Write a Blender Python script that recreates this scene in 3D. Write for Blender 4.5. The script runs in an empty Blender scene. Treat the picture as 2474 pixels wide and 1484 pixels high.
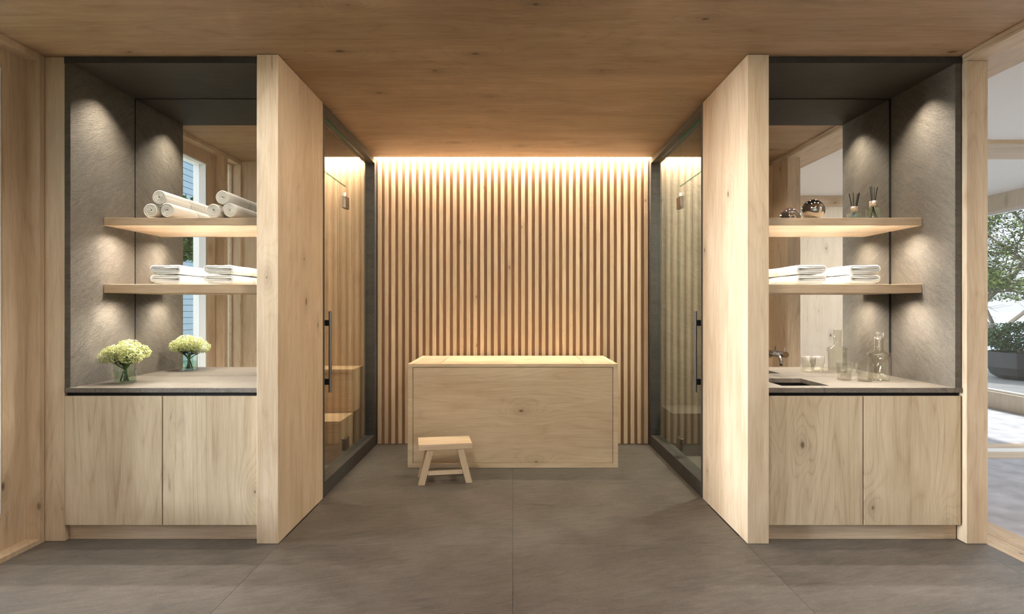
import bpy, bmesh, math, random
from mathutils import Vector, Matrix
random.seed(7)
PI = math.pi
C = bpy.context.scene.collection
sc = bpy.context.scene

# ------------------------------------------------------------------ camera
EYE = 1.333; F = 1374.4                      # F = focal length in pixels of a 2474 px wide frame
cd = bpy.data.cameras.new('camera'); cam = bpy.data.objects.new('camera', cd); C.objects.link(cam)
cam.location = (0, 0, EYE); cam.rotation_euler = (PI/2, 0, 0)
cd.sensor_width = 36; cd.lens = F/2474*36; cd.shift_x = -2/2474; cd.shift_y = -1/2474
cd.clip_start = .05; cd.clip_end = 2000
sc.camera = cam
# ------------------------------------------------------------------ colour management
sc.view_settings.view_transform = 'Standard'; sc.view_settings.look = 'None'
sc.view_settings.gamma = 1; sc.view_settings.use_curve_mapping = False
sc.view_settings.exposure = 0.1
sc.cycles.sample_clamp_indirect = 0; sc.cycles.use_light_tree = True
# ------------------------------------------------------------------ sky and sun
w = bpy.data.worlds.new('sky'); sc.world = w; w.use_nodes = True
nt = w.node_tree; nt.nodes.clear()
wo = nt.nodes.new('ShaderNodeOutputWorld'); bg = nt.nodes.new('ShaderNodeBackground')
tc = nt.nodes.new('ShaderNodeTexCoord'); sp = nt.nodes.new('ShaderNodeSeparateXYZ'); rp = nt.nodes.new('ShaderNodeValToRGB')
nt.links.new(tc.outputs['Generated'], sp.inputs[0]); nt.links.new(sp.outputs['Z'], rp.inputs[0])
rp.color_ramp.elements[0].position = 0.0; rp.color_ramp.elements[0].color = (.29, .31, .34, 1)
rp.color_ramp.elements[1].position = 1.0; rp.color_ramp.elements[1].color = (.85, .95, 1.0, 1)
e_ = rp.color_ramp.elements.new(.3); e_.color = (.68, .77, .90, 1)      # hazy sky, brighter overhead than at the horizon
nt.links.new(rp.outputs[0], bg.inputs[0]); bg.inputs[1].default_value = 3.4
nt.links.new(bg.outputs[0], wo.inputs[0])

def light(name, kind, loc, energy, color=(1, .87, .68), rot=(0, 0, 0), parent=None, **kw):
    l = bpy.data.lights.new(name, kind); l.energy = energy; l.color = color
    for k, v in kw.items(): setattr(l, k, v)
    o = bpy.data.objects.new(name, l); C.objects.link(o); o.location = loc; o.rotation_euler = rot
    if parent: o.parent = parent
    return o
light('sun', 'SUN', (10, 10, 10), 5.0, (1, .95, .86), (math.radians(35), 0, math.radians(120)), angle=math.radians(2))
light('left_daylight_fill', 'SUN', (-10, 0, 6), 13.0, (.86, .93, 1), Vector((1, .195, -.06)).to_track_quat('-Z', 'Y').to_euler(), angle=math.radians(18))  # second, wide sun added for soft daylight on the right partition
WARM = (1, .84, .62); NEUT = (1, .92, .80)
# ceiling downlights of the passage out of view, and fill panels added behind the camera
def downlight(x, y, e, size=2.3, blend=.9, col=NEUT, rx=0, ry=0, z=2.74, rad=.04):
    light('downlight', 'SPOT', (x, y, z), e, col, (rx, ry, 0), spot_size=size, spot_blend=blend, shadow_soft_size=rad)
for x in (-.7, .7):
    downlight(x, 2.2, 120, rad=.12, rx=.75)
for x in (-1.9, 1.9): downlight(x, 2.3, 40, rad=.1)
for x in (-1.3, 1.3):
    for y in (1.2, -1.0): light('rear_fill', 'AREA', (x, y, 2.73), 7, (1, .95, .88), (0, 0, 0), shape='RECTANGLE', size=1.2, size_y=.4)  # unseen fill panels, added to make up for the dimmer sky
# daylight portals
def portal(loc, rot, sx, sy):
    o = light('daylight_portal', 'AREA', loc, 1, (1, 1, 1), rot, shape='RECTANGLE', size=sx, size_y=sy)
    o.data.cycles.is_portal = True

# ------------------------------------------------------------------ materials
def mat(name):
    m = bpy.data.materials.new(name); m.use_nodes = True
    n = m.node_tree.nodes; b = n['Principled BSDF']; return m, m.node_tree, b
def lin(c):
    return tuple((v/255/12.92 if v/255 <= .04045 else ((v/255+.055)/1.055)**2.4) for v in c) + (1,)
class NB:
    def __init__(s, t): s.t = t
    def n(s, ty, **kw):
        x = s.t.nodes.new(ty)
        for k, v in kw.items(): setattr(x, k, v)
        return x
    def link(s, a, b): s.t.links.new(a, b)
    def val(s, inp, v):
        if hasattr(v, 'links') or isinstance(v, bpy.types.NodeSocket): s.link(v, inp)
        else: inp.default_value = v
    def math(s, op, a, b=0, c=None, clamp=False):
        x = s.n('ShaderNodeMath', operation=op, use_clamp=clamp); s.val(x.inputs[0], a); s.val(x.inputs[1], b)
        if c is not None: s.val(x.inputs[2], c)
        return x.outputs[0]
    def vmath(s, op, a, b):
        x = s.n('ShaderNodeVectorMath', operation=op); s.val(x.inputs[0], a); s.val(x.inputs[1], b); return x.outputs[0]
    def map(s, v, sc=(1, 1, 1), rot=(0, 0, 0), loc=(0, 0, 0)):
        x = s.n('ShaderNodeMapping'); s.link(v, x.inputs[0]); x.inputs['Scale'].default_value = sc
        x.inputs['Rotation'].default_value = rot; x.inputs['Location'].default_value = loc; return x.outputs[0]
    def noise(s, v, scale, detail=4, rough=.5, dist=0):
        x = s.n('ShaderNodeTexNoise'); s.link(v, x.inputs['Vector']); x.inputs['Scale'].default_value = scale
        x.inputs['Detail'].default_value = detail; x.inputs['Roughness'].default_value = rough
        x.inputs['Distortion'].default_value = dist; return x.outputs['Fac']
    def ramp(s, f, lo, hi, a=0., b=1.):
        x = s.n('ShaderNodeMapRange', clamp=True); s.link(f, x.inputs[0]); x.inputs[1].default_value = lo
        x.inputs[2].default_value = hi; x.inputs[3].default_value = a; x.inputs[4].default_value = b; return x.outputs[0]
    def mix(s, f, a, b, mode='MIX'):
        x = s.n('ShaderNodeMix', data_type='RGBA', blend_type=mode); s.val(x.inputs[0], f); s.val(x.inputs[6], a); s.val(x.inputs[7], b)
        return x.outputs[2]
    def bump(s, h, strength, dist, bsdf):
        x = s.n('ShaderNodeBump'); s.link(h, x.inputs['Height']); x.inputs['Strength'].default_value = strength
        x.inputs['Distance'].default_value = dist; s.link(x.outputs[0], bsdf.inputs['Normal'])

def wood(name, grain, light_c=(216, 195, 167), dark_c=(176, 149, 118), seed=0, knots=1.0, rough=.55, tintvar=.0, fig=1.0):
    m, t, b = mat(name); N = NB(t)
    co = N.n('ShaderNodeTexCoord').outputs['Object']; geo = N.n('ShaderNodeNewGeometry')
    off = N.math('MULTIPLY_ADD', geo.outputs['Random Per Island'], 19.0 if tintvar else 3.0, seed*3.7+1.3)
    cv = N.n('ShaderNodeCombineXYZ'); 
    for i in range(3): N.link(off, cv.inputs[i])
    p = N.vmath('ADD', co, cv.outputs[0])
    ax = 'XYZ'.index(grain)
    def st(k): v = [1, 1, 1]; v[ax] = k; return tuple(v)
    # flat coordinates of the board face: u across the grain, v along it
    sx = N.n('ShaderNodeSeparateXYZ'); N.link(p, sx.inputs[0])
    oth = [k for k in range(3) if k != ax]
    u = N.math('ADD', sx.outputs[oth[0]], sx.outputs[oth[1]]); v = sx.outputs[ax]
    uv = N.n('ShaderNodeCombineXYZ'); N.link(u, uv.inputs[0]); N.link(v, uv.inputs[1]); uv = uv.outputs[0]
    # knots bend the grain around them
    vo = N.n('ShaderNodeTexVoronoi', feature='F1', voronoi_dimensions='2D')
    wob = N.noise(uv, 9, 3)
    N.link(N.map(uv, (1, .55, 1)), vo.inputs['Vector']); vo.inputs['Scale'].default_value = 2.7
    sepc = N.n('ShaderNodeSeparateColor'); N.link(vo.outputs['Color'], sepc.inputs[0])
    keep = N.ramp(sepc.outputs[0], .50, .54); size = N.math('MULTIPLY_ADD', sepc.outputs[1], .8, .35)
    d = N.math('ADD', vo.outputs['Distance'], N.math('MULTIPLY', N.math('SUBTRACT', wob, .5), .06))
    near = N.math('MULTIPLY', N.ramp(d, .0, .42, 1, 0), keep)
    broad = N.noise(N.map(p, st(.16)), 3.2, 3, .5, .9)
    base = N.math('ADD', N.noise(N.map(uv, (1, .11, 1)), 2.4, 3, .40, .3), N.math('MULTIPLY', N.math('POWER', near, 2.0), .22))
    ring = N.math('PINGPONG', N.math('MULTIPLY', base, 26.0), .5)
    ring = N.math('POWER', N.math('MULTIPLY', ring, 2.0), 4.0)
    streak = N.noise(N.map(p, st(.06)), 30, 5, .65, .5)
    fine = N.noise(N.map(p, st(.035)), 190, 4, .65, .2)
    blot = N.noise(N.map(p, st(.5)), 4.5, 5, .6, .6)
    f = N.math('ADD', N.math('MULTIPLY', N.ramp(broad, .34, .68), .38), N.math('MULTIPLY', N.ramp(streak, .34, .7), .34))
    f = N.math('ADD', f, N.math('MULTIPLY', N.ramp(blot, .4, .7), .22))
    f = N.math('ADD', f, N.math('MULTIPLY', N.math('MULTIPLY', ring, N.ramp(streak, .3, .6, .4, 1)), .24*fig))
    f = N.math('ADD', f, N.math('MULTIPLY', N.math('SUBTRACT', fine, .5), 1.0), clamp=True)
    col = N.mix(f, lin(light_c), lin(dark_c))
    cl = N.ramp(N.noise(N.map(p, st(.20)), 4.6, 6, .66, 1.3), .62, .80)
    fleck = N.ramp(N.noise(N.map(p, st(.12)), 20, 4, .6, .3), .70, .76)
    dk = tuple(c*.72 for c in dark_c)
    col = N.mix(N.math('MULTIPLY', cl, .55*knots, clamp=True), col, lin(dk))
    col = N.mix(N.math('MULTIPLY', fleck, .55*knots, clamp=True), col, lin(dk))
    halo = N.math('MULTIPLY', N.math('MULTIPLY', N.ramp(d, .03, .16, 1, 0), N.ramp(streak, .25, .7, .3, 1)), keep)
    col = N.mix(N.math('MULTIPLY', halo, .55*knots, clamp=True), col, lin(tuple(c*.80 for c in dark_c)))
    k = N.math('MULTIPLY', N.ramp(N.math('DIVIDE', d, size), .012, .042, 1, 0), keep)
    col = N.mix(N.math('MULTIPLY', k, .85*knots, clamp=True), col, lin((84, 58, 36)))
    if tintvar:
        tv = N.math('MULTIPLY_ADD', geo.outputs['Random Per Island'], tintvar, 1-tintvar*.6)
        cc = N.n('ShaderNodeCombineColor')
        for i in range(3): N.link(tv, cc.inputs[i])
        col = N.mix(1.0, col, cc.outputs[0], 'MULTIPLY')
    N.link(col, b.inputs['Base Color'])
    b.inputs['Roughness'].default_value = rough; b.inputs['Specular IOR Level'].default_value = .35
    N.bump(N.math('ADD', fine, N.math('MULTIPLY', streak, .8)), .25, .0012, b)
    return m

def stone(name, c1, c2, rot=(0, 0, 0), stretch=(1, 6, 1), bump=.6, dist=.006, rough=.6, sc_=1.0, island=True, crack=True):
    m, t, b = mat(name); N = NB(t)
    co = N.n('ShaderNodeTexCoord').outputs['Object']; geo = N.n('ShaderNodeNewGeometry')
    if island:
        cv = N.n('ShaderNodeCombineXYZ'); o = N.math('MULTIPLY', geo.outputs['Random Per Island'], 13)
        for i in range(3): N.link(o, cv.inputs[i])
        co = N.vmath('ADD', co, cv.outputs[0])
    r = N.map(co, (1, 1, 1), rot)
    p = N.map(r, stretch)
    big = N.noise(r, 1.7*sc_, 4, .55, .6)
    a = N.noise(p, 6*sc_, 8, .68, .7)
    fn = N.noise(p, 30*sc_, 6, .7, .4)
    gr = N.noise(N.map(r, tuple(1+(k-1)*.35 for k in stretch)), 120*sc_, 4, .7)
    f = N.math('ADD', N.math('MULTIPLY', N.ramp(big, .3, .7), .34), N.math('MULTIPLY', N.ramp(a, .34, .66), .40))
    f = N.math('ADD', f, N.math('MULTIPLY', N.math('SUBTRACT', fn, .42), .8))
    f = N.math('ADD', f, N.math('MULTIPLY', N.math('SUBTRACT', gr, .5), 1.3), clamp=True)
    col = N.mix(f, lin(c1), lin(c2))
    h = N.math('ADD', N.math('MULTIPLY', a, .8), N.math('MULTIPLY', fn, .8)); h = N.math('ADD', h, N.math('MULTIPLY', gr, .5))
    if crack:
        q = N.ramp(N.math('ABSOLUTE', N.math('SUBTRACT', N.noise(N.map(r, tuple(1+(k-1)*2.2 for k in stretch)), 1.6*sc_, 3, .5, .4), .5)), 0, .006)
        q = N.math('MULTIPLY', N.math('SUBTRACT', 1.0, q), N.ramp(N.noise(r, 3, 3), .5, .62))
        h = N.math('SUBTRACT', h, N.math('MULTIPLY', q, .5)); col = N.mix(N.math('MULTIPLY', q, .5), col, lin(tuple(k*.6 for k in c2)))
    N.link(col, b.inputs['Base Color'])
    N.bump(h, bump, dist, b)
    b.inputs['Roughness'].default_value = rough; b.inputs['Specular IOR Level'].default_value = .4
    return m

def plain(name, c, rough=.5, metal=0., bump=0, bscale=200, bdist=.001, spec=.5, var=0.0):
    m, t, b = mat(name); N = NB(t)
    b.inputs['Base Color'].default_value = lin(c); b.inputs['Roughness'].default_value = rough; b.inputs['Metallic'].default_value = metal
    b.inputs['Specular IOR Level'].default_value = spec
    co = N.n('ShaderNodeTexCoord').outputs['Object']
    if var:
        nn = N.noise(co, 6, 4); N.link(N.mix(N.ramp(nn, .3, .7), lin(c), lin(tuple(v*(1-var) for v in c))), b.inputs['Base Color'])
    if bump: N.bump(N.noise(co, bscale, 4, .6), bump, bdist, b)
    return m

def pane(name, tint=(.93, .97, .95), ior=1.5, refl=1.0):
    m, t, b = mat(name); N = NB(t); t.nodes.remove(b)
    tr = N.n('ShaderNodeBsdfTransparent'); tr.inputs[0].default_value = (*tint, 1)
    gl = N.n('ShaderNodeBsdfGlossy'); gl.inputs['Roughness'].default_value = 0.0; gl.inputs['Color'].default_value = (refl, refl, refl, 1)
    ge = N.n('ShaderNodeNewGeometry'); dt = N.n('ShaderNodeVectorMath', operation='DOT_PRODUCT')
    N.link(ge.outputs['Incoming'], dt.inputs[0]); N.link(ge.outputs['Normal'], dt.inputs[1])
    r0 = ((ior-1)/(ior+1))**2; k = N.math('POWER', N.math('SUBTRACT', 1.0, N.math('ABSOLUTE', dt.outputs['Value'])), 5.0)
    fr = N.math('MULTIPLY_ADD', k, 1-r0, r0, clamp=True)
    mx = N.n('ShaderNodeMixShader'); N.link(fr, mx.inputs[0]); N.link(tr.outputs[0], mx.inputs[1]); N.link(gl.outputs[0], mx.inputs[2])
    N.link(mx.outputs[0], t.nodes['Material Output'].inputs[0]); return m

def emit(name, c, s):
    m, t, b = mat(name); b.inputs['Base Color'].default_value = (0, 0, 0, 1)
    b.inputs['Emission Color'].default_value = (*c, 1); b.inputs['Emission Strength'].default_value = s; return m

WX = wood('oak_x', 'X'); WY = wood('oak_y', 'Y', seed=2); WZ = wood('oak_z', 'Z', seed=5)
WZd = [wood('oak_door_%d' % i, 'Z', seed=9+i*4, fig=1.6, light_c=(213, 195, 166), dark_c=(173, 150, 120)) for i in range(4)]
WCEIL = wood('oak_ceiling', 'X', light_c=(180, 152, 122), dark_c=(138, 109, 81), seed=11, knots=1.1)
WSLAT = wood('oak_slat', 'Z', light_c=(220, 196, 166), dark_c=(188, 158, 126), seed=14, knots=.6, tintvar=.16)
WBACK = wood('oak_slat_backing', 'Z', light_c=(164, 128, 90), dark_c=(130, 95, 63), seed=15, knots=.5)
WTUB = wood('oak_tub', 'X', light_c=(222, 202, 170), dark_c=(190, 164, 131), seed=21, fig=1.4)
WSAUNA = wood('alder_sauna', 'Z', light_c=(196, 166, 134), dark_c=(154, 121, 90), seed=25, tintvar=.18)
WBENCH = wood('alder_bench', 'X', light_c=(198, 166, 134), dark_c=(158, 124, 92), seed=27)
WPALE = wood('ash_pale', 'Z', light_c=(228, 218, 202), dark_c=(208, 194, 172), seed=31)
SIDE = stone('slate_side', (134, 124, 109), (84, 75, 63), rot=(math.radians(-35), 0, 0), stretch=(1, 1, 5), bump=1.0, dist=.013, rough=.6, sc_=1.6)
DARK = stone('slate_dark', (64, 59, 53), (40, 36, 32), stretch=(1, 5, 1), bump=.5, dist=.006, rough=.6)
FRAME = stone('slate_frame', (78, 73, 66), (42, 39, 35), rot=(0, 0, 0), stretch=(1, 2, 3), bump=.8, dist=.006)
COUNT = stone('slate_counter', (122, 111, 98), (76, 68, 59), stretch=(1, 5, 1), bump=.9, dist=.008, rough=.45)
CEDGE = COUNT
FLOOR = stone('floor_tile', (118, 110, 102), (58, 52, 46), rot=(0, 0, math.radians(-16)), stretch=(1, 4.5, 1), bump=.6, dist=.005, rough=.38, sc_=1.3)
SHOWER = stone('slate_shower', (150, 140, 118), (84, 76, 62), rot=(0, math.radians(-24), 0), stretch=(1, 1, 4), bump=1.0, dist=.035, rough=.45, sc_=1.3)
GROUT = plain('grout', (44, 40, 37), .9)
BLACK = plain('black_recess', (14, 12, 11), .8)
MIRROR = plain('mirror_silver', (240, 240, 238), .0, 1.0)
BLKMET = plain('black_metal', (42, 39, 37), .35, .7)
HINGE = plain('hinge_metal', (110, 98, 86), .3, .8)
STEEL = plain('brushed_steel', (150, 146, 142), .28, 1.0)
BRONZE = plain('polished_bronze', (190, 182, 172), .07, 1.0)
NICKEL = plain('nickel', (170, 158, 144), .18, 1.0)
COPPER = plain('pale_copper_collar', (226, 208, 192), .35, 1.0)
PAINT = plain('white_paint', (232, 230, 228), .7)
TOWEL = plain('towel_white', (240, 239, 237), .95, 0, .5, 420, .0012)
TOWELC = plain('towel_cream', (234, 230, 222), .95, 0, .5, 420, .0012)
PANE = pane('clear_pane'); WPANE = pane('window_pane', (.97, .98, .98))
GEDGE = plain('green_glass_edge', (40, 150, 100), .2)
STICK = plain('black_reed', (16, 14, 13), .6)

def glassmat(name, c, rough=.02, ior=1.45):
    m, t, b = mat(name); b.inputs['Base Color'].default_value = (*c, 1); b.inputs['Transmission Weight'].default_value = 1
    b.inputs['Roughness'].default_value = rough; b.inputs['IOR'].default_value = ior; return m
GLASS = pane('vase_glass', (.93, .97, .93), 1.5)
SMOKE = pane('ribbed_smoke_glass', (.925, .92, .895), 1.55)
WATER = pane('water', (.90, .95, .88), 1.33)

# ------------------------------------------------------------------ mesh helpers
def new(): return bmesh.new()
def box(bm, x0, x1, y0, y1, z0, z1, bev=0.0, M=None):
    r = bmesh.ops.create_cube(bm, size=1); vs = r['verts']
    for v in vs:
        v.co = Vector((x0+(v.co.x+.5)*(x1-x0), y0+(v.co.y+.5)*(y1-y0), z0+(v.co.z+.5)*(z1-z0)))
    if bev:
        es = list({e for v in vs for e in v.link_edges})
        rb = bmesh.ops.bevel(bm, geom=es, offset=bev, segments=1, affect='EDGES', profile=.5)
        if M: 
            for v in {v for f in rb['faces'] for v in f.verts} | {v for v in vs if v.is_valid}: v.co = M @ v.co
    elif M:
        for v in vs: v.co = M @ v.co
    return bm
def obj(name, bm, m, parent=None, smooth=False, loc=None):
    me = bpy.data.meshes.new(name); bmesh.ops.recalc_face_normals(bm, faces=bm.faces); bm.to_mesh(me); bm.free()
    for mm in (m if isinstance(m, (list, tuple)) else [m]): me.materials.append(mm)
    if smooth:
        for p in me.polygons: p.use_smooth = True
    o = bpy.data.objects.new(name, me); C.objects.link(o)
    if parent: o.parent = parent
    if loc: o.location = loc
    return o
def B(*a, bev=0.): return box(new(), *a, bev=bev)
def multi(boxes, bev=0.):
    bm = new()
    for a in boxes: box(bm, *a, bev=bev)
    return bm
def struct(name, bm, m, parent=None):
    o = obj(name, bm, m, parent)
    if not parent: o['kind'] = 'structure'
    return o
def thing(name, label, cat, loc=(0, 0, 0), rz=0, group=None):
    o = bpy.data.objects.new(name, None); C.objects.link(o); o.location = loc; o.rotation_euler = (0, 0, rz); o.empty_display_size = .1
    o['label'] = label; o['category'] = cat
    if group: o['group'] = group
    return o
def tag(o, label, cat, group=None):
    o['label'] = label; o['category'] = cat
    if group: o['group'] = group
    return o
def tube(bm, pts, r, n=12, cap=True):
    pts = [Vector(p) for p in pts]; rings = []
    rs = r if isinstance(r, (list, tuple)) else [r]*len(pts)
    up = None
    for i, p in enumerate(pts):
        d = (pts[min(i+1, len(pts)-1)]-pts[max(i-1, 0)]).normalized()
        if up is None: up = d.orthogonal().normalized()
        up = (up-d*up.dot(d)).normalized(); s = d.cross(up)
        rings.append([bm.verts.new(p+rs[i]*(math.cos(2*PI*k/n)*up+math.sin(2*PI*k/n)*s)) for k in range(n)])
    for a, b in zip(rings, rings[1:]):
        for k in range(n): bm.faces.new((a[k], a[(k+1) % n], b[(k+1) % n], b[k]))
    if cap: bm.faces.new(rings[0]); bm.faces.new(rings[-1])
    return bm
def lathe(bm, prof, c=(0, 0, 0), n=40, rib=0, ribn=0):
    rings = []
    for r, z in prof:
        ring = []
        for k in range(n):
            a = 2*PI*k/n; rr = r*(1+(rib*math.cos(a*ribn) if ribn else 0))
            ring.append(bm.verts.new((c[0]+rr*math.cos(a), c[1]+rr*math.sin(a), c[2]+z)))
        rings.append(ring)
    for a, b in zip(rings, rings[1:]):
        for k in range(n): bm.faces.new((a[k], a[(k+1) % n], b[(k+1) % n], b[k]))
    if prof[0][0] > 1e-5: bm.faces.new(rings[0])
    if prof[-1][0] > 1e-5: bm.faces.new(rings[-1])
    bmesh.ops.remove_doubles(bm, verts=bm.verts, dist=1e-6)
    return bm

# ================================================================== THE SETTING
H = 2.75
YS = 5.50          # front of the slatted wall
YN = 3.222         # front plane of niches
YM = 3.774         # mirrors
# ---- floor of large tiles
def tiles(rects, z0=-.02, z1=0, g=.0008):
    bm = new()
    for x0, x1, y0, y1 in rects: box(bm, x0+g, x1-g, y0+g, y1-g, z0, z1)
    return bm
tr = []
xs = [-4.1, -1.312, 0, 1.312, 2.54]
for i in range(4):
    for y0 in (-3.93, -3.29, -1.99, -.70, .595, 1.89):
        y1 = {-3.93: -3.29, -3.29: -1.99, -1.99: -.70, -.70: .595, .595: 1.89, 1.89: 3.186}[y0]
        tr.append((xs[i], xs[i+1], y0, 3.3 if (y0 == 1.89 and i in (0, 3)) else y1))
tr.append((2.54, 2.66, -3.93, 3.3))
tr = [(-2.66 if a == -4.1 else a, b, c, d) for a, b, c, d in tr]
tr += [(-1.312, 0, 3.186, 3.833), (0, 1.312, 3.186, 3.833), (-1.33, 0, 3.833, 5.128), (0, 1.33, 3.833, 5.128), (-1.33, 0, 5.128, 5.6), (0, 1.33, 5.128, 5.6)]
tr += [(-2.66, -1.33, 3.3, 3.9), (1.33, 2.66, 3.3, 3.9)]
fl = struct('floor', tiles(tr), FLOOR)
struct('floor_bed', B(-2.66, 2.66, -3.95, 5.6, -.06, -.016), GROUT)
# ---- ceiling, ends in a light cove before the slatted wall
struct('ceiling', B(-2.68, 2.68, -4.0, 5.392, H, H+.06), WCEIL)
struct('ceiling_cove', multi([(-3.5, 2.68, 5.30, 5.62, H+.16, H+.2), (-3.5, 2.68, 5.32, 5.345, H+.06, H+.16)]), PAINT)
# ---- slatted back wall
struct('wall_back', B(-1.42, 1.42, YS+.022, YS+.08, 0, H+.16), WBACK)
bm = new(); pitch = .0661; n = 40
for i in range(n):
    x = (i-(n-1)/2)*pitch
    box(bm, x-.0180, x+.0180, YS, YS+.024, .006, H+.15, bev=.0012)
tag(obj('slatted_wall_panel', bm, WSLAT), 'full height panel of vertical oak slats behind the wooden box', 'wall panel')
# ---- partitions between passage and niches
for s, nm in ((-1, 'left'), (1, 'right')):
    a, b = sorted((s*1.317, s*1.437))
    struct('wall_%s_partition' % nm, B(a, b, 3.192, 3.944, .0015, H-.002, bev=.0015), WZ)
# ---- stone frames of the glazed cabins
for s, nm, k in ((-1, 'sauna', 1), (1, 'shower', 2)):
    a, b = sorted((s*1.317, s*1.42))
    bx = [(a, b, 3.946, YS+.022, .0, .106), (a, b, 3.946, YS+.022, H-.050, H-.002),
          (a, b, 3.946, 3.982, .106, H-.050), (a, b, 5.42, YS+.022, .106, H-.050)]
    struct('trim_%d' % k, multi(bx), FRAME)
    sa, sb = sorted((s*1.42, s*1.437))
# ---- sauna interior
bm = new()
for i in range(14):
    x0 = -1.42-.14*(i+1); box(bm, x0+.0012, x0+.1388, YS+.01, YS+.03, 0, H+.15, bev=.002)
struct('wall_sauna_back', bm, WSAUNA)
bm = new()
for i in range(12):
    y0 = 3.9+.14*i; box(bm, -3.42, -3.40, y0+.001, y0+.139, 0, H+.15, bev=.002)
struct('wall_sauna_side', bm, WSAUNA)
struct('wall_sauna_front', B(-3.42, -1.42, 3.86, 3.9, 0, H+.15), WSAUNA)
struct('ceiling_sauna', B(-3.42, -1.42, 3.86, 5.392, H, H+.06), WSAUNA)
struct('floor_sauna', B(-3.42, -1.42, 3.9, 5.55, -.03, 0), FLOOR)
# ---- shower interior
struct('wall_shower_back', B(1.42, 2.66, YS+.01, YS+.05, 0, H+.15), SHOWER)
struct('wall_shower_side', B(2.63, 2.66, 3.9, YS+.01, 0, H+.15), SHOWER)
struct('wall_shower_front', B(1.42, 2.66, 3.86, 3.9, 0, H+.15), SHOWER)
struct('ceiling_shower', B(1.42, 2.66, 3.86, 5.392, H, H+.06), DARK)
struct('floor_shower', B(1.42, 2.66, 3.9, 5.55, -.03, 0), COUNT)
# ---- niches lined with slate
for s, nm, k in ((-1, 'left', 3), (1, 'right', 4)):
    def X(a, b): return sorted((s*a, s*b))
    a, b = X(2.507, 2.540)
    struct('wall_niche_%s_outer' % nm, B(a, b, YN+.002, YM+.0, .846, H-.038), SIDE)
    a, b = X(1.4375, 1.4525)
    struct('wall_niche_%s_inner' % nm, B(a, b, YN+.01, YM, .846, H-.038), SIDE)
    a, b = X(1.4375, 2.540)
    struct('ceiling_niche_%s' % nm, B(a, b, YN-.002, YM, H-.038, H-.003), DARK)
    struct('wall_niche_%s_side' % nm, B(*X(2.542, 2.66), YM+.031, 3.86, 0, H+.05), BLACK) if s > 0 else struct('wall_niche_%s_side' % nm, B(-2.80, -2.657, 3.2262, 3.86, 0, H+.05), BLACK)
    struct('wall_niche_%s_back' % nm, B(a, b, YM+.006, YM+.03, 0, H), BLACK)
    a, b = X(2.541, 2.655)
    if s < 0:
        struct('trim_%d' % k, B(a, b, 3.226, YM+.03, .0015, H-.002, bev=.0015), WZ)
    else:
        struct('trim_%d' % k, B(2.547, 2.666, 3.192, YM+.03, .0015, 2.714, bev=.0015), WZ)
# mirrors
for s, nm in ((-1, 'left'), (1, 'right')):
    a, b = sorted((s*1.4530, s*2.5065))
    o = obj('mirror', B(a, b, YM, YM+.005, .873, 2.7115), MIRROR)
    tag(o, 'tall frameless mirror at the back of the niche %s' % ('with rolled towels and flowers' if s < 0 else 'with the sink and glass carafe'), 'mirror')
# right-hand shadow gap strip at mirror corner
struct('trim_5', B(2.4975, 2.5068, YM-.004, YM-.0005, .873, 2.711), BLACK)
struct('trim_14', multi([(-2.5068, -2.504, YM-.003, YM-.0005, .873, 2.711), (-2.504, -1.453, YM-.003, YM-.0005, 2.709, 2.7115), (1.453, 2.4975, YM-.003, YM-.0005, 2.708, 2.7115)]), BLACK)

# ---- left wall with windows
XL = -2.655
bx = [(XL-.16, XL, 3.194, 3.2258, 0, H+.05), (XL-.16, XL, 2.254, 3.194, -.02, .026), (XL-.16, XL, 2.254, 3.194, H-.033, H+.05),
      (XL-.2, XL, 2.254, 2.31, .026, H-.033)]
struct('trim_6', multi(bx), WZ)
# panel with window opening
XP = -2.737
bx = [(XP-.075, XP, 3.05, 3.194, .026, H-.033), (XP-.075, XP, 2.31, 2.458, .026, H-.033),
      (XP-.075, XP, 2.458, 3.05, .026, .22), (XP-.075, XP, 2.458, 3.05, 2.615, H-.033)]
struct('wall_left', multi(bx), WZ)
def window(nm, x0, x1, y0, y1, z0, z1, fw, fm, along='Y'):
    r = struct(nm, multi([(x0, x1, y0, y0+fw, z0, z1), (x0, x1, y1-fw, y1, z0, z1), (x0, x1, y0+fw, y1-fw, z0, z0+fw), (x0, x1, y0+fw, y1-fw, z1-fw, z1)]), fm)
    xm = (x0+x1)/2
    p = obj('pane', B(xm-.003, xm+.003, y0+fw, y1-fw, z0+fw, z1-fw), WPANE, r); return r
window('window_1', XP-.115, XP-.004, 2.46, 3.048, .222, 2.613, .012, PAINT)
window('window_2', -2.765, -2.738, 2.0015, 2.2525, .021, 2.716, .012, WY)
struct('trim_7', multi([(-2.9, XL, 1.984, 2.0, 0, H), (-2.84, XL, 2.0, 2.254, 2.717, H), (-2.84, XL, 2.0, 2.254, 0, .02), (-2.9, XL-.08, 2.254, 2.31, 0, H)]), WZ)
struct('wall_front_left', B(-2.90, -2.2, 1.86, 1.984, 0, H), WZ)
struct('wall_front_right', multi([(2.543, 2.655, 1.98, 2.287, 0, H-.035), (2.2, 2.655, 1.86, 1.98, 0, H-.035)]), WZ)
# room behind the camera
struct('wall_behind_left', B(-2.9, -2.68, -4.0, 1.86, 0, H), WZ)
struct('wall_behind_right', B(2.68, 2.88, -4.0, 1.85, 0, H-.035), WZ)
struct('wall_behind_sill', multi([(-2.68, 2.68, -4.1, -4.0, 0, .2), (-2.68, 2.68, -4.1, -4.0, 2.6, H)]), WX)
wf = struct('window_3', multi([(x-.03, x+.03, -4.08, -4.02, .2, 2.6) for x in (-2.65, -.9, .9, 2.65)]), WZ)
obj('pane', B(-2.62, 2.62, -4.053, -4.047, .2, 2.6), WPANE, wf)
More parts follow.
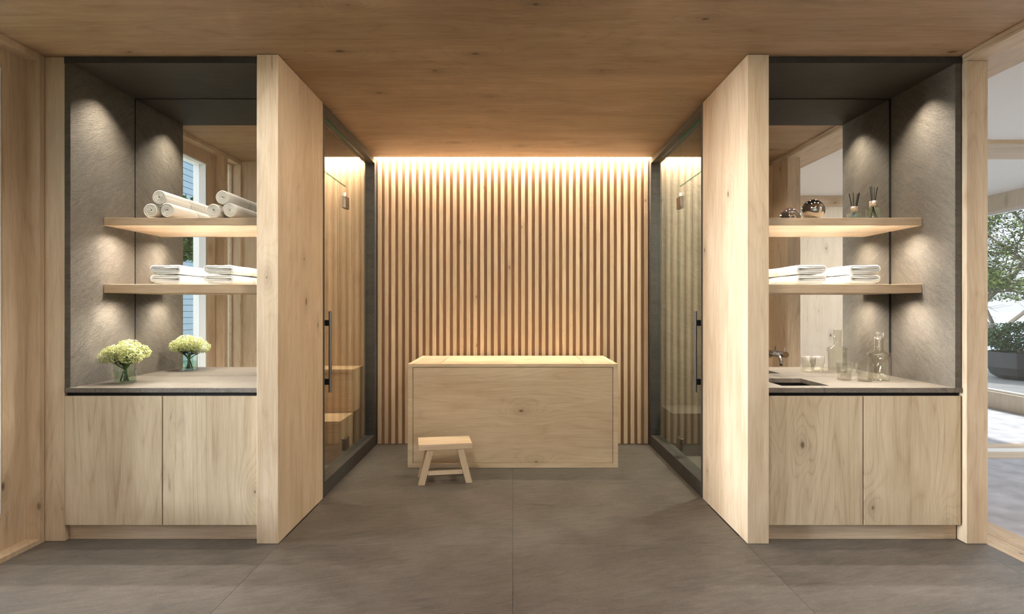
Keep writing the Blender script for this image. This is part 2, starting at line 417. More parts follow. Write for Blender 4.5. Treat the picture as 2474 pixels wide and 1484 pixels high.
# ---- right wall opening: lintel and threshold
struct('trim_8', multi([(2.546, 2.879, 1.85, 8.5, 2.715, 2.80), (2.53, 2.546, 1.85, 3.2, 2.73, 2.749)]), WY)
struct('trim_9', multi([(2.662, 2.785, 1.85, 8.5, -.02, .002), (2.79, 2.943, 1.85, 8.5, -.02, .002)]), WY)
# ---- garden room on the right
CARPET = plain('woven_carpet', (196, 196, 204), .95, 0, .9, 70, .006, .2, .15)
struct('floor_garden_room', B(2.66, 6.4, -.2, 8.6, -.05, -.001), CARPET)
struct('ceiling_garden_room', B(2.879, 6.4, -.2, 8.6, 2.80, 2.9), PAINT)
struct('trim_10', B(2.879, 6.3, 5.0, 5.53, 2.765, 2.80), WX)
struct('trim_11', multi([(2.943, 6.3, 5.0, 5.2, -.01, .004), (2.943, 6.3, 5.32, 5.53, -.01, .004)]), WX)
struct('trim_12', B(2.943, 6.3, 5.2, 5.32, -.01, .008), PAINT)
struct('wall_garden_room_front', B(2.88, 6.4, -.15, 0, 0, 2.80), WPALE)
struct('trim_13', B(2.88, 6.3, 0, .04, 2.66, 2.80), WX)
struct('wall_garden_room_back', B(2.88, 6.4, 8.5, 8.6, 0, 2.80), WPALE)
struct('wall_garden_room_side', multi([(6.3, 6.42, 0, 8.5, 0, .215), (6.3, 6.42, 0, 8.5, 2.583, 2.80)]), WPALE)
wf = struct('window_4', multi([(6.34, 6.40, y-.03, y+.03, .215, 2.583) for y in (.03, 2.1, 4.2, 6.3, 8.46)] +
            [(6.34, 6.40, 0, 8.5, .215, .24), (6.34, 6.40, 0, 8.5, 2.55, 2.583)]), PAINT)
obj('pane', B(6.367, 6.373, 0, 8.5, .24, 2.55), WPANE, wf)
struct('wall_garden_room_inner', B(2.70, 2.88, 3.9, 8.5, .0, 2.715), WPALE)

# portals
portal((-2.95, 2.75, 1.42), (0, -PI/2, 0), 2.4, .6)
portal((-2.95, 2.12, 1.4), (0, -PI/2, 0), 2.6, .3)
portal((0, -4.15, 1.4), (PI/2, 0, 0), 5.3, 2.4)
portal((6.45, 4.2, 1.4), (0, PI/2, 0), 2.4, 8.4)

# ================================================================== LIGHT FITTINGS AND ADDED FILL
LED = emit('led_white', (1, .89, .73), 190)
o = obj('led_strip', B(-3.35, 2.6, 5.412, 5.442, H+.10, H+.106), LED); tag(o, 'warm light strip hidden in the ceiling slot above the slatted wall', 'light')
# cabin lamps
light('cabin_lamp', 'AREA', (-2.4, 4.6, 2.70), 24, (1, .90, .74), (0, 0, 0), shape='DISK', size=.25)
light('cabin_lamp', 'AREA', (2.2, 4.6, 2.70), 70, (1, .93, .80), (0, 0, 0), shape='DISK', size=.25)
light('garden_room_fill', 'AREA', (4.4, 1.6, 2.79), 50, (1, .92, .82), (0, 0, 0), shape='DISK', size=.4)  # added fill that brightens the front wall seen in the right mirror
# niche spots
for s in (-1, 1):
    for x, e in ((2.35, 46), (1.98, 9), (1.63, 9)):
        light('niche_spot', 'SPOT', (s*x, 3.43, H-.045), e, NEUT, (0, 0, 0), spot_size=1.8, spot_blend=1.0, shadow_soft_size=.012)

# ================================================================== FURNITURE
def shelf(s, zt, zb, label, e):
    a, b = sorted((s*1.453, s*2.5065))
    t = thing('floating_shelf', label, 'shelf', ((a+b)/2, YM, zb))
    L = (b-a)/2
    obj('board', B(-L, L, 3.486-YM, -.0005, 0, zt-zb, bev=.001), WX if zt < 1.6 else WXB, t)
    for x, k in ((2.385, 1.35), (2.1, 1.1), (1.8, 1.1), (1.55, .8)):
        light('shelf_spot', 'SPOT', (s*x-(a+b)/2, 3.53-YM, -.004), e*k, (1, .94, .85), (0, 0, 0), t, spot_size=2.65, spot_blend=1.0, shadow_soft_size=.01)
    return t
WXB = wood('oak_x_upper', 'X', seed=41)
shelf(-1, 1.877, 1.830, 'upper oak shelf in the left niche carrying the rolled towels', 15)
shelf(-1, 1.470, 1.417, 'lower oak shelf in the left niche carrying folded towels', 15)
shelf(1, 1.877, 1.830, 'upper oak shelf in the right niche carrying the metal ball and reed diffuser', 15)
shelf(1, 1.470, 1.417, 'lower oak shelf in the right niche carrying folded towels', 15)

def cabinet(s, label, doors):
    xa, xb = sorted((s*1.4385, s*2.539)); xm = s*1.985
    t = thing('base_cabinet', label, 'cabinet', (xm, YN, 0))
    def L(x0, x1, y0, y1, z0, z1, bev=0): return B(x0-xm, x1-xm, y0-YN, y1-YN, z0, z1, bev=bev)
    cb = new()
    for a in ((xa, xb, YN+.022, YN+.034, .790, .8452), (xa, xb, YN+.022, YM-.001, .097, .110), (xa, xb, YM-.012, YM-.001, .11, .8452),
              (xa, xa+.012, YN+.034, YM-.012, .11, .8452), (xb-.012, xb, YN+.034, YM-.012, .11, .8452), (xm-.01, xm+.01, YN+.022, YN+.06, .11, .79)):
        box(cb, a[0]-xm, a[1]-xm, a[2]-YN, a[3]-YN, a[4], a[5])
    obj('body', cb, BLACK, t)  # carcass blackened; its front rail stands in for the shadow gap under the counter
    obj('plinth', L(xa, xb, 3.26, 3.28, .001, .096), WX, t)
    obj('door', L(xa+.002, xm-.0032, YN, YN+.02, .095, .826, .0008), doors[0], t)
    obj('door', L(xm+.0032, xb-.002, YN, YN+.02, .095, .826, .0008), doors[1], t)
cabinet(-1, 'pale oak two-door base cabinet under the flower vase', WZd[:2])
cabinet(1, 'pale oak two-door base cabinet under the sink', WZd[2:])
ZC = .873
# countertops
o = obj('countertop', B(-2.539, -1.4385, YN-.004, YM-.0005, .846, ZC, bev=.0012), COUNT)
tag(o, 'grey slate countertop with the flower vase on it', 'countertop')
sx0, sx1, sy0, sy1 = 1.562, 1.842, 3.306, 3.640
bm = multi([(1.4385, 2.539, YN-.004, sy0, .846, ZC), (1.4385, 2.539, sy1, YM-.0005, .846, ZC), (1.4385, sx0, sy0, sy1, .846, ZC), (sx1, 2.539, sy0, sy1, .846, ZC)])
bmesh.ops.remove_doubles(bm, verts=bm.verts, dist=1e-5)
o = obj('countertop', bm, stone('slate_counter_sink', (126, 115, 101), (80, 72, 62), stretch=(1, 5, 1), bump=.9, dist=.008, rough=.5, island=False))
tag(o, 'grey slate countertop with a sink cut into it', 'countertop')
e = .012
bm = multi([(sx0-e, sx0-.001, sy0-e, sy1+e, .72, .8445), (sx1+.001, sx1+e, sy0-e, sy1+e, .72, .8445), (sx0-.001, sx1+.001, sy0-e, sy0-.001, .72, .8445),
            (sx0-.001, sx1+.001, sy1+.001, sy1+e, .72, .8445), (sx0-e, sx1+e, sy0-e, sy1+e, .708, .72)])
t = thing('sink', 'dark rectangular undermount sink in the right countertop', 'sink', (1.702, 3.473, .708))
o = obj('basin', bm, BLKMET, t); o.matrix_parent_inverse = Matrix.Translation((-1.702, -3.473, -.708))
o = obj('drain', lathe(new(), [(.0, .0125), (.022, .0125), (.024, .0165), (.0, .018)], (0, .0, 0)), STEEL, t, True)
# faucet
t = thing('wall_faucet', 'bronze wall faucet with curved spout above the sink', 'faucet', (1.70, YM, 1.02))
bm = new(); pts = [(0, -.004, 0), (0, -.09, .0)]
for i in range(9):
    a = i/8*PI/2; pts.append((0, -.125-.042*math.sin(a), -.042+.042*math.cos(a)))
pts.append((0, -.168, -.062)); tube(bm, pts, .0105, 16)
obj('spout', bm, NICKEL, t, True)
bm = new(); tube(bm, [(0, -.001, 0), (0, -.012, 0)], .026, 28); obj('wall_plate', bm, NICKEL, t)
for k in (1,):
    bm = new(); tube(bm, [(.07, -.001, 0), (.07, -.085, 0)], .0205, 32); h = obj('handle', bm, NICKEL, t)
    bm = new(); tube(bm, [(.07, -.068, .018), (.072, -.066, .045)], .003, 8); obj('lever', bm, NICKEL, h)

# wooden box (soaking tub with a lid)
t = thing('wooden_tub', 'large pale oak box tub with framed front and plank lid', 'bathtub', (0, 4.697, 0))
W2, D, HT = .868, .785, .860
fr = .040
obj('frame', multi([(-W2, -W2+fr, 0, D, .001, HT-.027), (W2-fr, W2, 0, D, .001, HT-.027), (-W2+fr, W2-fr, 0, .03, .001, fr), (-W2+fr, W2-fr, D-.03, D, .001, HT-.027)], .001), WTUB, t)
obj('front_panel', B(-W2+fr+.004, W2-fr-.003, .006, .024, fr+.003, HT-.031, bev=.0008), WTUB, t)
obj('rim', multi([(-W2, W2, 0, .05, HT-.027, HT), (-W2, W2, D-.04, D, HT-.027, HT), (-W2, -W2+.045, .05, D-.04, HT-.027, HT), (W2-.045, W2, .05, D-.04, HT-.027, HT)], .0008), WTUB, t)
lid = lambda a, b: B(a, b, .0515, D-.0415, HT-.026, HT-.001, bev=.0008)
obj('lid_panel', lid(-W2+.0475, -.603), WX, t); obj('lid_panel', lid(-.599, .599), WTUB, t); obj('lid_panel', lid(.603, W2-.0475), WX, t)

# stool
t = thing('step_stool', 'small pale wooden stool with splayed legs before the box tub', 'stool', (-.525, 4.378, 0), math.radians(10))
STW = wood('stool_wood', 'X', light_c=(222, 202, 174), dark_c=(194, 168, 138), seed=51, knots=.3)
STZ = wood('stool_wood_leg', 'Z', light_c=(218, 198, 168), dark_c=(188, 162, 130), seed=52, knots=.4)
obj('seat', B(-.2, .2, -.124, .124, .262, .305, bev=.002), STW, t)
for sx in (-1, 1):
    for sy in (-1, 1):
        bm = new(); vs = []
        for (x, z) in ((.112, .2615), (.178, .002)):
            for dx, dy in ((-.024, -.019), (.024, -.019), (.024, .019), (-.024, .019)):
                vs.append(bm.verts.new((sx*x+dx, sy*.098+dy, z)))
        bm.faces.new(vs[:4]); bm.faces.new(vs[4:])
        for k in range(4): bm.faces.new((vs[k], vs[(k+1) % 4], vs[4+(k+1) % 4], vs[4+k]))
        obj('leg', bm, STZ, t)
obj('stretcher', B(-.130, .130, -.106, -.082, .070, .098, bev=.001), STW, t)
obj('stretcher', B(-.130, .130, .082, .106, .070, .098, bev=.001), STW, t)
for sx in (-1, 1): obj('end_rail', B(min(sx*.14, sx*.165), max(sx*.14, sx*.165), -.078, .078, .07, .098, bev=.001), STW, t)

# sauna benches
t = thing('sauna_bench', 'two-tiered reddish wooden bench behind the left glass door', 'bench', (-2.3, 5.1, 0))
M0 = Matrix.Translation((2.3, -5.1, 0))
for nm, a in (('upper_seat', (-3.38, -1.45, 5.18, YS+.008, .733, .761)), ('upper_riser', (-3.38, -1.455, 5.19, YS+.008, .369, .733)),
              ('lower_seat', (-3.38, -1.45, 4.775, 5.18, .34, .368)), ('lower_riser', (-3.38, -1.455, 4.785, 5.175, .0, .34))):
    o = obj(nm, B(*a, bev=.001), WBENCH, t); o.matrix_parent_inverse = M0
o = obj('shower_bench', B(1.425, 2.625, 5.07, YS+.008, .0, .379), stone('slate_bench', (84, 76, 66), (54, 48, 41), stretch=(1, 5, 1), bump=.5, dist=.005))
tag(o, 'dark stone bench behind the right glass door', 'bench')

# glass doors and fixed panes
for s, side in ((-1, 'left'), (1, 'right')):
    room = 'sauna' if s < 0 else 'shower'
    x = s*1.366
    t = thing('glass_door', 'clear glass door of the %s with a long bar handle' % ('wood-lined sauna on the left' if s < 0 else 'stone-lined shower on the right'), 'door', (x, 4.646, .1))
    Mi = Matrix.Translation((-x, -4.646, -.1))
    def P(nm, bm, m, par=t, sm=False):
        o = obj(nm, bm, m, par, sm); o.matrix_parent_inverse = Mi if par is t else Matrix(); return o
    g = P('pane', B(x-.004, x+.004, 3.988, 4.642, .112, 2.310), PANE)
    P('top_edge', B(x-.0042, x+.0042, 3.988, 4.642, 2.310, 2.3135), GEDGE)
    hx = s*1.298
    hb = new(); tube(hb, [(hx, 4.042, .724), (hx, 4.042, 1.300)], .0115, 20)
    P('handle', hb, STEEL)
    a, b = sorted((hx, s*1.3615))
    P('handle_bracket', B(a, b, 4.032, 4.052, 1.196, 1.238), BLKMET); P('handle_bracket', B(a, b, 4.032, 4.052, .778, .820), BLKMET)
    for zz in (2.18, .215):
        a, b = sorted((s*1.350, s*1.382))
        P('hinge', B(a, b, 4.598, 4.694, zz-.048, zz+.048, bev=.002), HINGE)
    # fixed panes
    o = obj('fixed_glass_screen', B(x-.004, x+.004, 4.647, 5.418, .108, 2.698), PANE)
    tag(o, 'fixed clear glass panel between the %s glass door and the slatted wall' % side, 'glass panel')
    t2 = thing('transom_window', 'fixed glass transom above the %s glass door' % side, 'glass panel', (x, 4.646, 2.318))
    Mj = Matrix.Translation((-x, -4.646, -2.318))
    o = obj('pane', B(x-.004, x+.004, 3.984, 4.6425, 2.318, 2.6935), PANE, t2); o.matrix_parent_inverse = Mj
    o = obj('top_edge', B(x-.0042, x+.0042, 3.984, 4.6425, 2.6935, 2.6965), GEDGE, t2); o.matrix_parent_inverse = Mj

# ------------------------------------------------------------------ towels
def strip_towel(bm, path, th, ys, ny=5, puff=.5, wob=.0):
    """cloth of thickness th following a 2-D path (x,z), pulled along y from 0 to ys, soft at both ends"""
    P = [Vector((a, 0, b)) for a, b in path]; nP = len(P)
    T = []
    for i in range(nP):
        d = (P[min(i+1, nP-1)]-P[max(i-1, 0)]).normalized(); T.append(Vector((-d.z, 0, d.x)))
    yy = [0, th*.25, th*.7]+[ys*k/ny for k in range(1, ny)]+[ys-th*.7, ys-th*.25, ys]
    kk = [.12, .7, 1]+[1]*(ny-1)+[1, .7, .12]
    rows = []
    for j, (y, k) in enumerate(zip(yy, kk)):
        r = []
        for i in range(nP):
            e = min(1, .35+min(i, nP-1-i)*.22)
            jj = wob*math.sin(i*.37+1.3)*1.0 if j < 3 else 0
            h = th*.5*k*e
            r.append((bm.verts.new(P[i]+T[i]*h+Vector((0, y+jj, 0))), bm.verts.new(P[i]-T[i]*h+Vector((0, y+jj, 0)))))
        rows.append(r)
    for a, b in zip(rows, rows[1:]):
        for i in range(nP-1):
            bm.faces.new((a[i][0], a[i+1][0], b[i+1][0], b[i][0])); bm.faces.new((a[i+1][1], a[i][1], b[i][1], b[i+1][1]))
        bm.faces.new((a[0][1], a[0][0], b[0][0], b[0][1])); bm.faces.new((a[-1][0], a[-1][1], b[-1][1], b[-1][0]))
    for r, f in ((rows[0], 1), (rows[-1], -1)):
        for i in range(nP-1): bm.faces.new((r[i][0], r[i][1], r[i+1][1], r[i+1][0]) if f > 0 else (r[i+1][0], r[i+1][1], r[i][1], r[i][0]))
    return bm
def roll_path(R, turns, a0, th):
    pts = []; n = int(turns*34); r0 = R-th/2-turns*(R-th/2-.006)/turns
    for i in range(n+1):
        u = i/n; r = .005+(R-th/2-.005)*u; r *= 1+.03*math.sin(i*.9)*(1-u)
        a = a0+2*PI*turns*u; pts.append((r*math.cos(a), r*math.sin(a)))
    return pts
def fold_path(W, Hh, th, n_half, flip=1, seed=0):
    rnd = random.Random(seed); pts = []
    half = W/2-Hh/2; r0 = .0045; pts = [(flip*(-half+2*half*i/8), -r0) for i in range(8)]; dr = (Hh/2-th/2-r0)/n_half
    for k in range(n_half):
        sgn = 1 if k % 2 == 0 else -1
        r = r0+dr*k
        for i in range(13):
            a = -PI/2+PI*i/12; rr = r+dr*i/12
            z = rr*math.sin(a); x = sgn*(half+rr*math.cos(a)); pts.append((flip*x, sgn*z))
        x_end = -sgn*half; last = pts[-1]
        if k < n_half-1:
            for i in range(1, 8):
                u = i/8; bump = .0022*math.sin(PI*u)*rnd.uniform(-1, .4)*(Hh/.06)
                pts.append((last[0]+(flip*x_end-last[0])*u, last[1]+bump))
    # tail
    last = pts[-1]; sgn = 1 if (n_half-1) % 2 == 0 else -1
    for i in range(1, 9): u = i/8; pts.append((last[0]+(flip*(-sgn*half)-last[0])*u*.97, last[1]))
    return pts
G1 = 'rolled towels on the upper left shelf'
ZT = 1.877; R = .0485
def roll_label(stack, pos): return 'rolled cream towel, %s of the %s stack on the upper left shelf' % (pos, stack)
for st, pts in (('outer', ((-2.231, 0, 'left'), (-2.131, 0, 'right'), (-2.178, 1, 'topmost'))), ('inner', ((-1.846, 0, 'left'), (-1.745, 0, 'right'), (-1.79, 1, 'topmost')))):
    for q, (x, up, pos) in enumerate(pts):
        L = .2700
        th = .0115; bm = strip_towel(new(), roll_path(R, 3.6+.3*q, 1.2+q*1.9+(st == 'inner')*.8, th), th, L, wob=.0012)
        z = ZT+R+.0005 if not up else ZT+R+.0835
        o = obj('rolled_towel', bm, TOWELC, None, True, (x, 3.503, z)); 
        o.rotation_euler = (0, 0, random.uniform(-.012, .012) if not up else 0)
        lab = {'left': 'lower left rolled cream towel', 'right': 'lower right rolled cream towel', 'topmost': 'rolled cream towel lying on top'}[pos]
        tag(o, lab+(' in the stack nearer the slate side wall' if st == 'outer' else ' in the stack nearer the wooden partition'), 'towel', G1)
G2 = 'folded towels on the lower left shelf'; G3 = 'folded towels on the lower right shelf'
for s, g in ((-1, G2), (1, G3)):
    for st, xc, wd in (('outer', 2.143, .206), ('inner', 1.815, .200)):
        if s > 0: xc = {'outer': 2.173, 'inner': 1.842}[st]
        for lv in (0, 1):
            hh = .061; th = .0122
            bm = strip_towel(new(), fold_path(wd, hh, th, 4, s, seed=int(xc*100)+lv*7), th, .2685, wob=.002)
            # drape: front end slightly rounded, back a little lower
            for v in bm.verts: v.co.z += .0016*math.sin(v.co.x*31+lv*2+xc*9)*math.sin(v.co.y*19+xc*5)-.0016
            o = obj('folded_towel', bm, TOWEL, None, True, (s*xc, 3.505, 1.4735+hh*.505+lv*(hh*.99)))
            lab = '%s folded white towel, stack nearer the %s, %s niche' % (('bottom', 'top')[lv], 'slate wall' if st == 'outer' else 'wooden partition', 'left' if s < 0 else 'right')
            tag(o, lab, 'towel', g)

# ------------------------------------------------------------------ vase and flowers
vx, vy = -2.341, 3.436
t = thing('glass_vase', 'clear glass cylinder vase holding green-white flowers on the left countertop', 'vase', (vx, vy, ZC+.0005))
bm = new(); lathe(bm, [(0, 0), (.054, 0), (.058, .004), (.058, .118), (.0555, .118), (.0555, .009), (0, .009)], n=48); obj('glass', bm, GLASS, t, True)
bm = new(); lathe(bm, [(0, .0095), (.0545, .0095), (.0545, .072), (0, .072)], n=40); obj('water', bm, WATER, t)
GREEN = plain('flower_stem', (74, 104, 58), .6); LEAF = plain('leaf_dark', (38, 62, 34), .6, var=.3)
m, tt, b = mat('floret'); N = NB(tt); geo = N.n('ShaderNodeNewGeometry')
r_ = N.n('ShaderNodeValToRGB'); N.link(geo.outputs['Random Per Island'], r_.inputs[0])
r_.color_ramp.elements[0].color = lin((112, 126, 58)); r_.color_ramp.elements[1].color = lin((230, 226, 190))
e1 = r_.color_ramp.elements.new(.45); e1.color = lin((172, 178, 98))
N.link(r_.outputs[0], b.inputs['Base Color']); b.inputs['Roughness'].default_value = .8; FLORET = m
t = thing('flower_bouquet', 'round bouquet of tiny pale green blossoms in the clear glass vase', 'flowers', (vx, vy, ZC+.012))
def octa(bm, p, r, q):
    vs = [bm.verts.new(p+q@Vector(d)*r) for d in ((1, 0, 0), (0, 1, 0), (-1, 0, 0), (0, -1, 0), (0, 0, .55), (0, 0, -.55))]
    for a in range(4):
        bm.faces.new((vs[a], vs[(a+1) % 4], vs[4])); bm.faces.new((vs[(a+1) % 4], vs[a], vs[5]))
heads = [(-.085, -.035, .150, .064), (.080, -.04, .150, .066), (0, .035, .190, .072), (-.032, -.05, .178, .054), (.042, -.03, .186, .054), (-.07, .045, .165, .058), (.075, .05, .168, .058)]
heads = [(a*.74, b, c, d*.92) for a, b, c, d in heads]
for hx, hy, hz, hr in heads:
    bm = new()
    for i in range(1100):
        u = random.uniform(-.8, 1); a = random.uniform(0, 2*PI); rr = math.sqrt(max(0, 1-u*u))
        lump = 1+.10*math.sin(a*4+hx*90)*math.sin(u*7+2)+random.uniform(-.13, .05)
        p = Vector((hx+rr*math.cos(a)*hr*lump*1.08, hy+rr*math.sin(a)*hr*lump, hz+u*hr*.80*lump))
        q = Matrix.Rotation(random.uniform(0, 3), 3, 'Z') @ Matrix.Rotation(random.uniform(-.9, .9), 3, 'X')
        octa(bm, p, random.uniform(.0026, .0046), q)
    h = obj('flower_head', bm, FLORET, t)
    bm = new()
    for i in range(14):
        a = random.uniform(0, 2*PI); rr = random.uniform(.3, .85)*hr
        tube(bm, [(hx*.6, hy*.6, hz-hr*.9), (hx+rr*math.cos(a), hy+rr*math.sin(a), hz-.012)], [.0016, .0009], 5)
    obj('flower_stalk', bm, GREEN, h)
bm = new()
for hx, hy, hz, hr in heads: tube(bm, [(hx*.12+.02*math.sin(hx*60), hy*.2, .0), (hx*.05, hy*.1, .07), (hx*.6, hy*.6, hz-hr*.85)], [.0045, .004, .003], 7)
obj('stem', bm, GREEN, t, True)
bm = new()
for i in range(44):
    a = random.uniform(0, 2*PI); l = random.uniform(.03, .06); c = Vector((.02*math.cos(a), .02*math.sin(a), random.uniform(.095, .14)))
    d = Vector((math.cos(a), math.sin(a), random.uniform(-.1, .5))).normalized(); s_ = d.cross(Vector((0, 0, 1))).normalized()*.012
    bm.faces.new([bm.verts.new(p) for p in (c, c+d*l*.5+s_, c+d*l, c+d*l*.5-s_)])
obj('leaf', bm, LEAF, t)

# ------------------------------------------------------------------ glassware
def tumbler(x, y, label):
    bm = new(); w_ = .0022
    pr = [(0, 0), (.0385, 0), (.0405, .003), (.0405, .050), (.0475, .054), (.0475, .108), (.0475-w_, .108), (.0475-w_, .056), (.0405-w_, .052), (.0405-w_, .006), (0, .006)]
    lathe(bm, pr, n=96, rib=.012, ribn=32)
    o = obj('stepped_tumbler', bm, SMOKE, None, True, (x, y, ZC+.0006)); tag(o, label, 'glass', 'stepped smoky tumblers')
tumbler(2.072, 3.556, 'ribbed smoky glass tumbler nearer the sink')
tumbler(2.166, 3.50, 'ribbed smoky glass tumbler nearer the carafe')
t = thing('glass_carafe', 'tall ribbed smoky glass carafe with a narrow neck beside the tumblers', 'carafe', (2.283, 3.548, ZC+.0006))
bm = new(); w_ = .0025
pr = [(0, 0), (.058, 0), (.0605, .003), (.0605, .142), (.0655, .146), (.0655, .168), (.0635, .171), (.027, .184), (.026, .187), (.026, .298), (.026-w_, .298), (.026-w_, .187), (.0655-w_, .167), (.0655-w_, .147), (.0605-w_, .141), (.0605-w_, .006), (0, .006)]
lathe(bm, pr, n=96, rib=.008, ribn=32); obj('glass', bm, SMOKE, t, True)

# ------------------------------------------------------------------ metal ball, reed diffuser
bm = new(); bmesh.ops.create_uvsphere(bm, u_segments=64, v_segments=40, radius=.069)
o = obj('metal_ball', bm, BRONZE, None, True, (1.912, 3.622, 1.877+.069)); tag(o, 'shiny bronze metal ball on the upper right shelf', 'ball')
t = thing('reed_diffuser', 'clear reed diffuser bottle with black sticks on the upper right shelf', 'reed diffuser', (2.326, 3.671, 1.8775))
bm = new(); lathe(bm, [(0, 0), (.042, 0), (.043, .003), (.043, .085), (.018, .094), (.018, .1), (.016, .1), (.016, .092), (.041, .083), (.041, .005), (0, .005)], n=48)
obj('bottle', bm, GLASS, t, True)
bm = new(); lathe(bm, [(.0225, .099), (.0225, .136), (.0165, .136), (.0165, .099), (.0225, .099)], n=40); obj('collar', bm, COPPER, t, True)
for a, b in (((.012, .01), (-.024, -.01)), ((.016, -.01), (-.012, .012)), ((-.014, .006), (.022, -.004)), ((-.018, -.008), (.027, .01)), ((-.004, .016), (.018, .02)), ((.006, -.016), (-.019, -.018))):
    a = Vector((*a, .008)); a.x *= 1.6; b = Vector((b[0]*1.15, b[1], .235-abs(b[0])*.4)); k = Vector((b.x*.38, b.y*.38, .118))
    bm = new(); tube(bm, [a, k], .0021, 6); tube(bm, [k, b], .0021, 6); obj('reed', bm, STICK, t)

# ================================================================== OUTSIDE
PAVE = stone('terrace_paving', (104, 103, 102), (76, 75, 74), stretch=(1, 2, 1), bump=.2, dist=.003)
tt_ = []
for i in range(9):
    for j in range(13): tt_.append((6.43+i*.9, 7.33+i*.9, .4+j*.9, 1.3+j*.9))
struct('floor_terrace', tiles(tt_, -.06, 0, .004), PAVE)
# planter + shrub
px_, py_ = 9.42, 10.45
def facet_pot(prof, n=10):
    bm = new(); lathe(bm, prof, n=n); return bm
t = thing('planter', 'dark faceted round planter pot on the terrace by the glass railing', 'planter', (px_, py_, 0))
obj('pot', facet_pot([(0, .002), (.38, .002), (.5, .08), (.56, .22), (.575, .50), (.53, .50), (.52, .44), (0, .44)]), plain('pot_black', (14, 15, 15), .7, spec=.25), t)
obj('soil', lathe(new(), [(0, .445), (.515, .445), (.515, .45), (0, .455)], n=10), plain('soil', (50, 40, 30), .95), t)
LG = []
def leafmat(nm, a, b_):
    m, tt, b = mat(nm); N = NB(tt); geo = N.n('ShaderNodeNewGeometry')
    N.link(N.mix(geo.outputs['Random Per Island'], lin(a), lin(b_)), b.inputs['Base Color']); b.inputs['Roughness'].default_value = .75; b.inputs['Specular IOR Level'].default_value = .15
    return m
def leaves(bm, pts, size, up=.4):
    for p in pts:
        d = Vector((random.gauss(0, 1), random.gauss(0, 1), random.gauss(0, 1)*up)).normalized(); l = size*random.uniform(.7, 1.3)
        s_ = d.cross(Vector((random.gauss(0, 1), random.gauss(0, 1), 2))).normalized()*l*.28
        p = Vector(p); bm.faces.new([bm.verts.new(q) for q in (p-d*l*.5, p+s_-d*l*.05, p+d*l*.5, p-s_-d*l*.05)])
t = thing('potted_shrub', 'dense rounded green shrub growing in the dark terrace planter', 'shrub', (px_, py_, .45))
bm = new(); pts = []
for i in range(9000):
    u = random.uniform(-.85, 1); a = random.uniform(0, 2*PI); rr = math.sqrt(max(0, 1-u*u)); k = random.uniform(.62, 1.0)*(1+.08*math.sin(a*5)*math.sin(u*6))
    pts.append((.68*rr*math.cos(a)*k, .68*rr*math.sin(a)*k, .30+.31*u*k))
leaves(bm, pts, .048, .8); obj('foliage', bm, leafmat('shrub_leaf', (40, 56, 30), (16, 26, 14)), t)
bm = new()
for i in range(16):
    a = i*2.4; tube(bm, [(.05*math.cos(a), .05*math.sin(a), .01), (.4*math.cos(a), .4*math.sin(a), .3)], [.012, .004], 6)
obj('stem', bm, plain('bark', (84, 70, 56), .9), t)
# railing
t = thing('glass_railing', 'clear glass railing at the far edge of the terrace', 'railing', (6.5, 11.4, 0))
for i in range(5): obj('pane', B(i*1.6+.03, i*1.6+1.57, -.006, .006, .05, .98), WPANE, t)
obj('top_rail', B(0, 8, -.012, .012, .98, .992), STEEL, t)
for i in range(6): obj('post', B(i*1.6-.018, i*1.6+.018, -.02, .02, 0, .98), plain('rail_post', (150, 150, 150), .4), t)
# tree
tx, ty = 12.6, 13.3
t = thing('leafy_tree', 'spreading green leafy tree beyond the terrace glass railing', 'tree', (tx, ty, -1.5))
BARK = plain('tree_bark', (92, 82, 70), .9, 0, .6, 30, .01)
bm = new(); tips = []
def branch(p, d, l, r, lv):
    n_ = 5; pts = [p]; 
    for i in range(n_):
        d = (d+Vector((random.gauss(0, .16), random.gauss(0, .16), random.gauss(0, .10)))).normalized(); pts.append(pts[-1]+d*l/n_)
    tube(bm, pts, [r*(1-.55*i/n_) for i in range(n_+1)], 6)
    if lv >= 1: tips.extend([(q, lv) for q in pts[2:]])
    if lv < 4:
        for k in range(4 if lv else 6):
            i = random.randint(2, n_); nd = (d+Vector((random.gauss(0, .75), random.gauss(0, .75), random.gauss(.05, .45)))).normalized()
            branch(pts[i], nd, l*.62, r*.45, lv+1)
branch(Vector((0, 0, 0)), Vector((-.05, 0, 1)), 3.9, .13, 0)
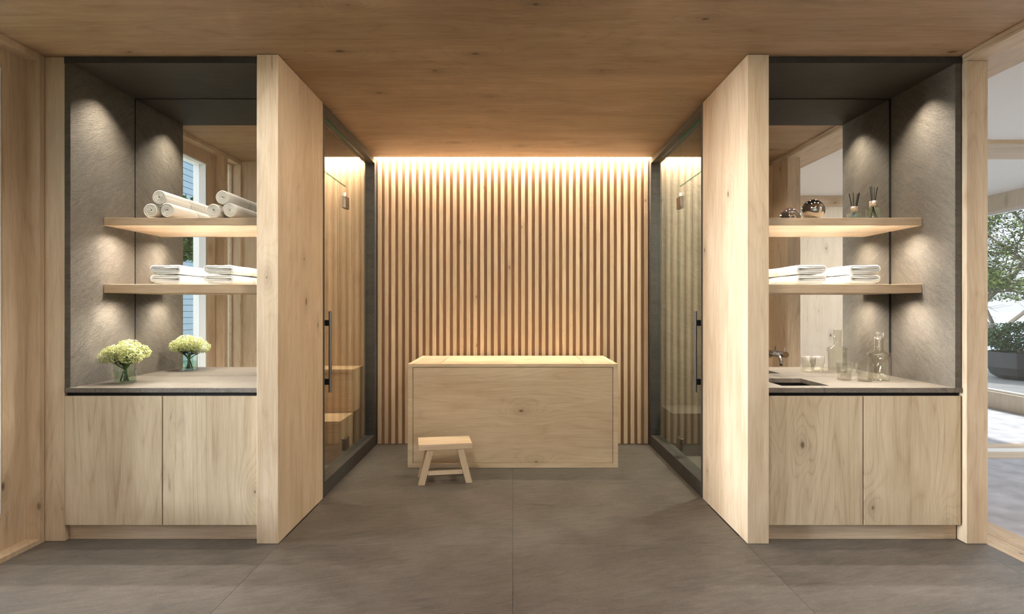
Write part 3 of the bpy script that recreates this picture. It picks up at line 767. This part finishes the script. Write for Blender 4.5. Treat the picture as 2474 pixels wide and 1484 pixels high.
for q, dd in (((0, 0, 3.1), (-1, -.1, .35)), ((0, 0, 3.4), (-1, .2, .8)), ((0, 0, 3.0), (-.9, -.5, .15)), ((0, 0, 3.7), (-.5, -.3, 1)), ((0, 0, 3.3), (-1, .3, .1))):
    branch(Vector(q), Vector(dd).normalized(), 1.9, .04, 1)
obj('trunk', bm, BARK, t, True)
lp = []
for q, lv in tips:
    if lv >= 3 and math.sin(q.x*4.1+1)*math.sin(q.z*4.7)*math.sin(q.y*3.3+2) < .22:
        for k in range(14):
            lp.append(q+Vector((random.gauss(0, .11), random.gauss(0, .11), random.gauss(0, .07))))
lp = [q for q in lp if q.z > 2.95]; random.shuffle(lp); lp = lp[:70000]
bm = new(); leaves(bm, lp, .066, .5); obj('foliage', bm, leafmat('tree_leaf', (88, 98, 48), (30, 42, 20)), t)
# sea
m, tt, b = mat('sea'); b.inputs['Base Color'].default_value = lin((176, 200, 222)); b.inputs['Roughness'].default_value = .5
o = struct('ground_sea', B(-600, 1600, 14, 1800, -16, -15.9), m)
struct('ground_garden', B(-60, 30, -60, 13.9, -1.7, -1.5), plain('garden_ground', (140, 146, 120), .9, var=.2))
# neighbouring house and hedge seen in the left mirror
t = thing('house', 'pale boarded house outside the left window, seen in the mirror', 'house', (-9.5, -11.5, -1.5))
bm = new()
for i in range(50): box(bm, -.02, .02, -8, 8, i*.18, i*.18+.165)
obj('siding', bm, plain('siding', (120, 142, 160), .7), t)
obj('wall', B(-.3, -.02, -8, 8, 0, 9.1), plain('house_wall', (150, 160, 168), .8), t)
obj('roof', B(-1, .7, -8.3, 8.3, 9.1, 9.3), plain('roof_grey', (170, 175, 180), .7), t)
t = thing('garden_tree', 'green bushy tree outside the left window, seen in the mirror', 'tree', (-7.2, -5.7, -1.5))
bm = new(); tube(bm, [(0, 0, 0), (.05, 0, 2.2), (0, .1, 4.4)], [.12, .09, .05], 8); obj('trunk', bm, BARK, t, True)
bm = new(); pts = []
for i in range(7000):
    v = Vector((random.gauss(0, 1), random.gauss(0, 1), random.gauss(0, 1))).normalized()*random.uniform(.6, 1)
    pts.append((v.x*1.2, v.y*1.6, 4.6+v.z*.75))
leaves(bm, pts, .14); obj('foliage', bm, leafmat('garden_leaf', (86, 128, 66), (44, 78, 44)), t)
